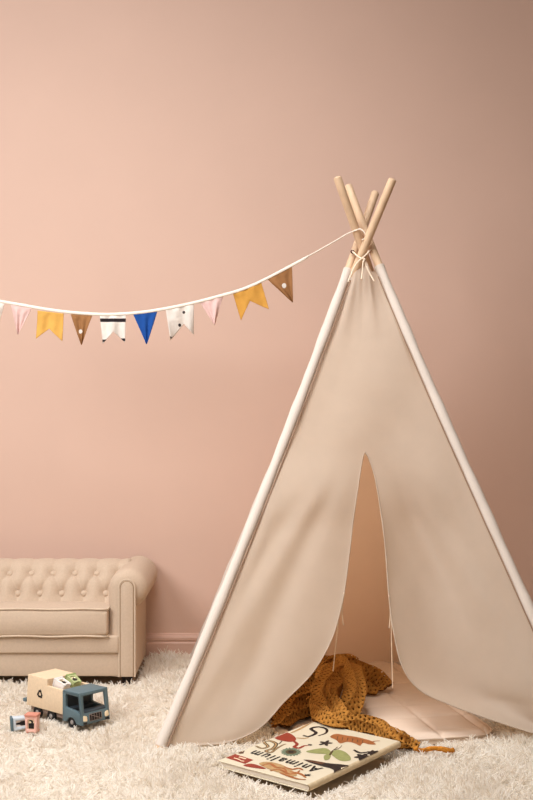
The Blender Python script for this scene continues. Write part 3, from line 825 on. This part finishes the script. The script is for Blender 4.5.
# second fold: up from inside the loop over the hump
drape(bm, uvl, G((333, 716, .034), (341, 712, .042), (350, 702, .064), (355, 688, .088), (353, 675, .104), (345, 667, .104), (334, 663, .090)), lambda q: .037, lambda q: .022, .009, 2.4, 5.0, 90)
# inner twist
drape(bm, uvl, G((352, 722, .040), (344, 715, .056), (337, 706, .066), (331, 697, .078), (330, 688, .09)), lambda q: .022, lambda q: .014, .006, 1.7, 8.0, 50)
# sheet trailing left under the flap
drape(bm, uvl, G((340, 662, .09), (326, 665, .095), (310, 677, .080), (296, 694, .052), (284, 709, .030), (274, 724, .012)), lambda q: lerp(.036, .050, q), lambda q: .014, .013, 2.6, 12.0, 100, 64)
drape(bm, uvl, G((317, 700, .05), (304, 709, .036), (291, 717, .026), (280, 728, .016)), lambda q: .030, lambda q: .010, .009, 2.0, 21.0, 70)
# sheet trailing right over the mat
drape(bm, uvl, G((328, 662, .085), (342, 660, .106), (357, 666, .094), (371, 674, .064), (381, 682, .040), (388, 688, .026)), lambda q: lerp(.032, .036, q), lambda q: .012, .012, 2.3, 31.0, 90)
drape(bm, uvl, G((349, 674, .06), (360, 681, .05), (370, 688, .036), (378, 692, .026)), lambda q: .024, lambda q: .010, .008, 1.7, 41.0, 60)
bl = from_bm('crochet_blanket', bm, [M['crochet'], M['yarn_shaded']], None, True); bl.location = BLO
tag(bl, 'crumpled mustard-yellow open-knit blanket spilling out of the teepee onto the book', 'blanket')
bm = bmesh.new()
for k in range(5):
    j = lambda s: Vector((rng.uniform(-s, s), rng.uniform(-s, s), rng.uniform(-.3 * s, s)))
    bm_tube(bm, [p - BLO for p in catmull([PG(415, 749, .012) + j(.003), PG(423, 751, .004) + j(.003), PG(431, 749.5, .016) + j(.005), PG(438, 748.8, .018) + j(.006), PG(446, 750.5, .016) + j(.006), PG(452, 750, .014) + j(.006)], 22)], .0042, 7)
from_bm('tassel', bm, M['yarn'], bl)

# ------------------------------------------------------------------ toy truck
TR = math.radians(48)
tb = Vector((-.501, 3.156, 0))
truck = empty('toy_garbage_truck', tb, TR)
tag(truck, 'wooden toy garbage truck with slate blue cab and recycling symbol, on the rug', 'toy truck')
TW, TCAB, TL = .099, .086, .249      # width, cab length, full length
def add_plate(bm, outer, holes, th, mtx, bev=.0012): merge(bm, plate_bm(outer, holes, th, bev), mtx)
# cab: two side plates with window and wheel arch, leaning front with windscreen opening, roof, back
FLEAN = .012
def cab():
    bm = bmesh.new(); th = .009
    arch = [(.048 - .0215 * math.cos(a), .006 + .0215 * math.sin(a)) for a in [PI * k / 12 for k in range(13)]]
    arch = [p for p in arch if p[1] > .0121]
    side = [(.001, .012)] + [(.026, .012)] + arch + [(.0705, .012), (TCAB, .012), (TCAB, .096), (FLEAN + .001, .099), (.0065, .055)]
    win = rounded([(.020, .086), (.026 - .004, .0655), (.010, .050), (.020, .0535), (.036, .056), (.076, .058), (.080, .086)], .004)
    win = rounded([(.0185, .0885), (.0110, .040), (.026, .0475), (.074, .051), (.074, .0885)], .005)
    for x in (th / 2, TW - th / 2): add_plate(bm, side, [win], th, Matrix.Translation((x, 0, 0)) @ YZ)
    lean = Matrix.Rotation(-math.atan2(FLEAN, .087), 4, 'X')
    fr = rounded([(.0, .0), (TW, .0), (TW, .0865), (0, .0865)], .006)
    ws = rounded([(.011, .031), (TW - .011, .031), (TW - .012, .0770), (.012, .0770)], .004)
    add_plate(bm, fr, [ws], .008, Matrix.Translation((0, .0045, .0125)) @ lean @ XZ, .0018)
    bm_box(bm, 0, TW, FLEAN + .001, TCAB, .0885, .0985, .0035, 3)
    return bm
cabo = from_bm('cab', cab(), M['cab'], truck, True, 40)
bm = bmesh.new(); bm_box(bm, .009, TW - .009, TCAB - .010, TCAB - .001, .014, .089); bm_box(bm, .009, TW - .009, .014, TCAB - .01, .014, .030); bm_box(bm, .009, TW - .009, .006, .034, .028, .048, .003); bm_box(bm, .014, TW - .014, .055, .084, .028, .050, .004); from_bm('seat', bm, M['cab_in'], cabo, True, 40)
lean_m = Matrix.Translation((0, .0002, .0125)) @ Matrix.Rotation(-math.atan2(FLEAN, .087), 4, 'X')
def on_front(name, polys, m, th=.0015):
    bm = bmesh.new()
    for pl in polys: add_plate(bm, pl, [], th, lean_m @ XZ, .0003)
    return from_bm(name, bm, m, cabo, True, 40)
on_front('grille', [[(.027, .008), (.069, .008), (.069, .0265), (.027, .0265)]], M['black'], .001)
bars = [[(.027, .0255), (.068, .008), (.069, .0090), (.028, .0265)]]
for k in range(4):
    x = .034 + .009 * k; bars += [[(x, .0085), (x + .0008, .0085), (x + .0008, .026), (x, .026)]]
for z in (.0076, .0262): bars.append([(.027, z), (.069, z), (.069, z + .0008), (.027, z + .0008)])
for x in (.0265, .0685): bars.append([(x, .0078), (x + .001, .0078), (x + .001, .0268), (x, .0268)])
on_front('grille_bar', bars, M['wood_dark'], .0022)
for x0 in (.004, TW - .018):
    on_front('headlight', [rounded([(x0, .011), (x0 + .014, .009), (x0 + .014, .023), (x0 + .002, .0265)] if x0 < .04 else [(x0, .009), (x0 + .014, .011), (x0 + .012, .0265), (x0, .023)], .004)], M['cream'], .003)
    on_front('lower_lamp', [[(x0 + .001, .002), (x0 + .013, .002), (x0 + .013, .007), (x0 + .001, .007)]], M['black'], .002)
# cargo box with a stepped, open hopper
A0, A1, ZB, ZL, ZH = TCAB + .0005, .155, .0285, .0955, .1150
def cargo():
    bm = bmesh.new(); th = .0085
    prof2 = [(A0, ZB), (TL, ZB - .001), (TL + .001, .045), (TL - .005, ZH), (A1, ZH), (A1, ZL + .001), (A0, ZL)]
    for x in (th / 2, TW - th / 2): add_plate(bm, prof2, [], th, Matrix.Translation((x, 0, 0)) @ YZ, .0008)
    bm_box(bm, th - .001, TW - th + .001, A1, TL - .005, ZH - .009, ZH - .0002)
    bm_box(bm, th - .001, TW - th + .001, A1 + .001, A1 + .009, .05, ZH - .001)
    bm_box(bm, th - .001, TW - th + .001, TL - .012, TL - .004, ZB, ZH - .001)
    bm_box(bm, th - .001, TW - th + .001, A0, TL - .006, ZB, .080)
    return bm
box_o = from_bm('cargo_box', cargo(), M['wood'], truck, True, 30)
# recycling symbol on the side facing out
def recycle(size):
    bm = bmesh.new()
    for k in range(3):
        R = Matrix.Rotation(2 * PI / 3 * k, 4, 'Z'); s = size
        pts = [(-.62, .18), (-.30, .74), (.12, .74), (.12, .98), (.52, .52), (.20, .12), (.14, .36), (-.10, .36), (-.32, .0)]
        vs = [bm.verts.new(R @ Vector((x * s, (y) * s, 0))) for x, y in pts]; bm.faces.new(vs)
    bmesh.ops.triangulate(bm, faces=bm.faces)
    return bm
rc = recycle(.0155)
bmesh.ops.transform(rc, matrix=Matrix.Translation((-.0006, .188, .068)) @ YZ @ Matrix.Scale(-1, 4, (1, 0, 0)), verts=rc.verts)
from_bm('recycling_symbol', rc, M['black'], truck, False)
bm = bmesh.new(); bm_box(bm, .010, TW - .010, .006, TL - .006, .013, .0285, .001, 1); from_bm('chassis', bm, M['wood_dark'], truck, True, 30)
def wheel(x, y, sgn):
    bm = bmesh.new(); R = .0175; w_ = .012
    prof3 = [(0, -w_ / 2), (.013, -w_ / 2), (.0165, -w_ / 2 + .0012), (R, -w_ / 2 + .003), (R, w_ / 2 - .003), (.0165, w_ / 2 - .0012), (.0125, w_ / 2), (.0115, w_ / 2 - .002), (0, w_ / 2 - .002)]
    prev = None
    for r, h in prof3[1:-1]:
        ring = [bm.verts.new((h * sgn, r * math.cos(2 * PI * k / 24), r * math.sin(2 * PI * k / 24))) for k in range(24)]
        if prev:
            for k in range(24): bm.faces.new((prev[k], prev[(k + 1) % 24], ring[(k + 1) % 24], ring[k]))
        else: bm.faces.new(ring)
        prev = ring
    bm.faces.new(prev)
    wo = from_bm('wheel', bm, M['tyre'], truck, True, 35); wo.location = (x, y, .0135)
    b2 = bmesh.new(); bm_tube(b2, [(sgn * .0035, 0, 0), (sgn * .0055, 0, 0), (sgn * .0062, 0, 0)], lambda t: .0068 - .002 * t, 18); from_bm('hub', b2, M['hub'], wo, True, 35)
for yy in (.048, .142, .205):
    wheel(.0068, yy, -1); wheel(TW - .0068, yy, 1)
bm = bmesh.new(); bm_box(bm, .000, TW - .0, TL + .006, TL + .020, .034, .044, .002); bm_box(bm, .03, .06, TL - .006, TL + .01, .035, .043); from_bm('tailgate_bar', bm, M['cab'], truck, True, 30)

# ------------------------------------------------------------------ little recycling bins
def make_bin(label, loc, rot, body, lid, panel, icon, sc=1.0):
    t = empty('toy_recycling_bin', loc, rot=rot); t.scale = (sc, sc, sc)
    tag(t, label, 'toy bin', 'small toy recycling bins')
    w_, d_, h_ = .034, .026, .044
    bm = bmesh.new()
    pts = [(-w_ / 2 + .002, .003), (w_ / 2 - .002, .003), (w_ / 2, h_), (-w_ / 2, h_)]
    hole = rounded([(-.0095, .0095), (.0095, .0095), (.0095, h_ - .007), (-.0095, h_ - .007)], .004)
    add_plate(bm, pts, [hole], .005, Matrix.Translation((0, -d_ / 2 + .0025, 0)) @ XZ, .0006)
    add_plate(bm, pts, [], d_ - .005, Matrix.Translation((0, .0025, 0)) @ XZ, .0006)
    from_bm('bin_body', bm, body, t, True, 35)
    bm = bmesh.new(); bm_box(bm, -w_ / 2 - .0015, w_ / 2 + .0015, -d_ / 2 - .002, d_ / 2 + .0015, h_, h_ + .0065, .0015); from_bm('lid', bm, lid, t, True, 35)
    bm = bmesh.new(); bm_box(bm, -.0092, .0092, -d_ / 2 + .0042, -d_ / 2 + .0052, .010, h_ - .0075); pn = from_bm('picture_panel', bm, panel, t, False)
    bm = bmesh.new(); add_plate(bm, icon, [], .0012, Matrix.Translation((0, -d_ / 2 + .0038, 0)) @ XZ, 0); from_bm('picture', bm, M['black'], pn, False)
    for sx in (-1, 1):
        b2 = bmesh.new(); bm_tube(b2, [(sx * (w_ / 2 - .006), d_ / 2 - .004, .0032), (sx * (w_ / 2 - .001), d_ / 2 - .004, .0032)], .0042, 14); from_bm('wheel', b2, lid, t, True, 35)
        b2 = bmesh.new(); bm_box(b2, sx * (w_ / 2 - .006) - .003, sx * (w_ / 2 - .006) + .003, -d_ / 2 + .001, -d_ / 2 + .006, -.0005, .004, .0008); from_bm('foot', b2, lid, t, True, 35)
    return t
ic_box = [(-.0072, .0115), (.0072, .0115), (.0078, .026), (.004, .0265), (.0055, .031), (.001, .034), (-.005, .0345), (-.0055, .0325), (-.001, .0315), (.0008, .028), (-.0005, .0262), (-.0075, .0255)]
ic_bottle = [(-.006, .0115), (.006, .0115), (.006, .022), (.0028, .027), (.0024, .036), (-.0024, .036), (-.0028, .027), (-.006, .022)]
ic_apple = rounded([(-.007, .014), (0, .0115), (.007, .014), (.0085, .024), (.004, .029), (.001, .027), (.0035, .034), (.001, .0345), (-.001, .028), (-.005, .029), (-.0085, .023)], .002)
b_pk = PG(31.5, 733.5, 0)
make_bin('dusty pink toy recycling bin standing upright on the rug', (b_pk.x, b_pk.y + .013, 0.0005), (0, 0, math.radians(-8)), M['pink_toy'], M['pink_dark'], M['cream'], ic_box)
b_bl = PG(26.5, 731, 0)
make_bin('pale blue toy recycling bin lying on its side on the rug', (b_bl.x + .0015, b_bl.y + .028, .0185), (math.radians(4), math.radians(-93), math.radians(14)), M['blue_toy'], M['blue_dark'], M['white_toy'], ic_bottle)
TMW = Matrix.Translation(tb) @ Matrix.Rotation(TR, 4, 'Z')
def truck_bin(label, lx, ly, lz, rot, *mats):
    p = TMW @ Vector((lx, ly, lz))
    return make_bin(label, p, (rot[0], rot[1], rot[2] + TR), *mats, sc=.86)
truck_bin('white toy recycling bin lying in the hopper of the toy truck', .031, .1045, .0935, (math.radians(-72), 0, math.radians(5)), M['white_toy'], M['white_lid'], M['cream'], ic_box)
truck_bin('sage green toy recycling bin lying in the hopper of the toy truck', .0665, .1045, .0940, (math.radians(-68), 0, math.radians(-6)), M['green_toy'], M['green_dark'], M['cream'], ic_apple)

# ------------------------------------------------------------------ shag rug
RX0, RX1, RY0, RY1, RZ = -1.9, 1.75, 1.9, WY - .022, -.024
rug = box('shag_rug', (RX0, RX1, RY0, RY1, -.0299, RZ), M['rug_back'], None, 0)
tag(rug, 'cream long-pile shag rug covering the floor up to the pink baseboard', 'rug')
def inside_quad(x, y, q):
    r = np.ones_like(x, bool)
    for i in range(4):
        ax, ay = q[i]; bx2, by2 = q[(i + 1) % 4]; r &= ((bx2 - ax) * (y - ay) - (by2 - ay) * (x - ax)) >= 0
    return r
def pile():
    sp = .0110
    gx, gy = np.meshgrid(np.arange(RX0 + .01, RX1 - .01, sp), np.arange(RY0 + .01, RY1 - .012, sp))
    x = gx.ravel() + rng.uniform(-.5, .5, gx.size) * sp; y = gy.ravel() + rng.uniform(-.5, .5, gx.size) * sp
    keep = (np.abs(x) < .232 * y + .34) & (y > 2.25)
    x, y = x[keep], y[keep]
    NS = 9
    X = np.repeat(x, NS); Y = np.repeat(y, NS); n = X.size
    lf = lambda a, b, c: np.sin(a * X + b * Y + c)
    # tufts lie over in drifting directions
    ang = 2.2 * lf(7, 3, .3) + 1.9 * lf(-4, 9, 1.1) + 1.3 * lf(17, -13, 2.0) + np.repeat(rng.normal(0, .75, x.size), NS) + rng.normal(0, .45, n)
    lean = np.clip(.80 + .25 * lf(11, 7, 0) + np.repeat(rng.normal(0, .22, x.size), NS) + rng.normal(0, .12, n), .05, 1.25)
    ln = np.clip(.036 + .006 * lf(9, -6, 1) + np.repeat(rng.normal(0, .005, x.size), NS) + rng.normal(0, .004, n), .018, .055)
    # pressed flat under and beside the things that stand on the rug
    def quad(c, ux, uy, w0, w1, d0, d1): return [tuple((c + ux * a + uy * b)[:2]) for a, b in ((w0, d0), (w1, d0), (w1, d1), (w0, d1))]
    tx, ty = Vector((math.cos(TR), math.sin(TR), 0)), Vector((-math.sin(TR), math.cos(TR), 0))
    g = .010
    dead = inside_quad(X, Y, [(2 * XC - XO - g, YF - g), (XO + g, YF - g), (XO + g, 4.1), (2 * XC - XO - g, 4.1)])
    dead &= ~((Y < YF + .012))
    dead |= inside_quad(X, Y, quad(MC, mx_, my_, -MW / 2 - .004, MW / 2 + .004, -MD / 2 - .004, MD / 2 + .004))
    dead |= inside_quad(X, Y, quad(BF, -bu, bvv, -BW_ - .004, .004, -.004, BH_ + .004))
    low = inside_quad(X, Y, quad(tb, tx, ty, -.004, TW + .004, -.010, TL + .02))
    low |= inside_quad(X, Y, [(XO - 1.1, YF - .012), (XO + .01, YF - .012), (XO + .01, YF + .02), (XO - 1.1, YF + .02)])
    ln = ln * np.where(Y > 3.82, 1 + .6 * np.clip((Y - 3.82) / .2, 0, 1), 1)
    near = inside_quad(X, Y, quad(tb, tx, ty, -.035, TW + .02, -.05, TL + .03)) | inside_quad(X, Y, quad(BF, -bu, bvv, -BW_ - .035, .03, -.035, BH_ + .02)) | inside_quad(X, Y, quad(MC, mx_, my_, -MW / 2 - .03, MW / 2 + .03, -MD / 2 - .03, MD / 2 + .03))
    for q in (b_pk, b_bl + Vector((-.02, .02, 0))): low |= (X - q.x) ** 2 + (Y - q.y - .004) ** 2 < .026 ** 2
    ln = np.where(low, ln * .55, np.where(near, ln * .72, ln))
    al = ~dead
    X, Y, ang, lean, ln = X[al], Y[al], ang[al], lean[al], ln[al]; n = X.size
    tint = np.clip(np.repeat(rng.uniform(0, 1, x.size), NS)[al] * .6 + rng.uniform(0, .4, n), 0, 1)
    NP = 7
    curl = rng.normal(0, 1.5, n); ph = rng.uniform(0, 2 * PI, n); cr = rng.uniform(.0015, .0055, n)
    pts = np.zeros((n, NP, 3)); rx = X + rng.normal(0, .0032, n); ry = Y + rng.normal(0, .0032, n); rz = np.full(n, RZ)
    pts[:, 0] = np.stack([rx, ry, rz], 1)
    px_, py_, pz_ = rx.copy(), ry.copy(), rz.copy()
    for k in range(1, NP):
        t = k / (NP - 1); tilt = lean * (.35 + 1.15 * t); a = ang + curl * t
        st = ln / (NP - 1)
        px_ += np.sin(tilt) * np.cos(a) * st; py_ += np.sin(tilt) * np.sin(a) * st; pz_ += np.cos(tilt) * st
        w_ = np.sin(ph + 4.5 * t) * cr
        pts[:, k] = np.stack([px_ - np.sin(a) * w_, py_ + np.cos(a) * w_, np.maximum(pz_, RZ + .002)], 1)
    pts[:, :, 1] = np.minimum(pts[:, :, 1], WY - .024)
    hc = bpy.data.hair_curves.new('pile'); hc.add_curves([NP] * n)
    hc.attributes['position'].data.foreach_set('vector', pts.reshape(-1).astype(np.float32))
    r = hc.attributes.get('radius') or hc.attributes.new('radius', 'FLOAT', 'POINT')
    prof = np.array([.0012, .0014, .0014, .0014, .0014, .0012, .0007]); r.data.foreach_set('value', np.tile(prof, n).astype(np.float32))
    ta = hc.attributes.new('tint', 'FLOAT', 'CURVE'); ta.data.foreach_set('value', tint.astype(np.float32))
    hc.materials.append(M['pile'])
    o = bpy.data.objects.new('pile', hc); COL.objects.link(o); o.parent = rug; o['kind'] = 'stuff'
    print('strands', n)
pile()

# ------------------------------------------------------------------ camera and light
cam = bpy.data.cameras.new('camera'); co = bpy.data.objects.new('camera', cam); COL.objects.link(co)
cam.sensor_fit = 'VERTICAL'; cam.sensor_height = 36; cam.sensor_width = 24; cam.lens = 36 * F / 800
co.location = (0, 0, CH); co.rotation_euler = (PI / 2, 0, 0); cam.clip_start = .05
SC.camera = co
def area(name, loc, target, size, power, col=(1, 1, 1), spread=PI):
    l = bpy.data.lights.new(name, 'AREA'); l.shape = 'DISK'; l.size = size; l.energy = power; l.color = col; l.spread = spread
    o = bpy.data.objects.new(name, l); COL.objects.link(o); o.location = loc
    o.rotation_euler = (Vector(target) - Vector(loc)).to_track_quat('-Z', 'Y').to_euler(); return o
area('key_softbox', (-2.0, 1.7, 2.1), (-.5, 3.95, 1.15), 1.4, 61, (.98, .99, 1.02))
area('overhead_softbox', (-.45, 2.2, 3.3), (-.3, 2.75, 0), 1.6, 33, (.99, .99, 1), 1.8)
area('front_fill', (.6, -.3, 1.9), (.1, 3.2, .1), 2.4, 10, (1, .92, .84))
wd = bpy.data.worlds.new('world'); SC.world = wd; wd.use_nodes = True
bg = wd.node_tree.nodes['Background']; bg.inputs[0].default_value = (1, .70, .52, 1); bg.inputs[1].default_value = .18
SC.view_settings.view_transform = 'Standard'; SC.view_settings.look = 'None'
SC.cycles.max_bounces = 8; SC.cycles.diffuse_bounces = 5; SC.cycles.transparent_max_bounces = 12
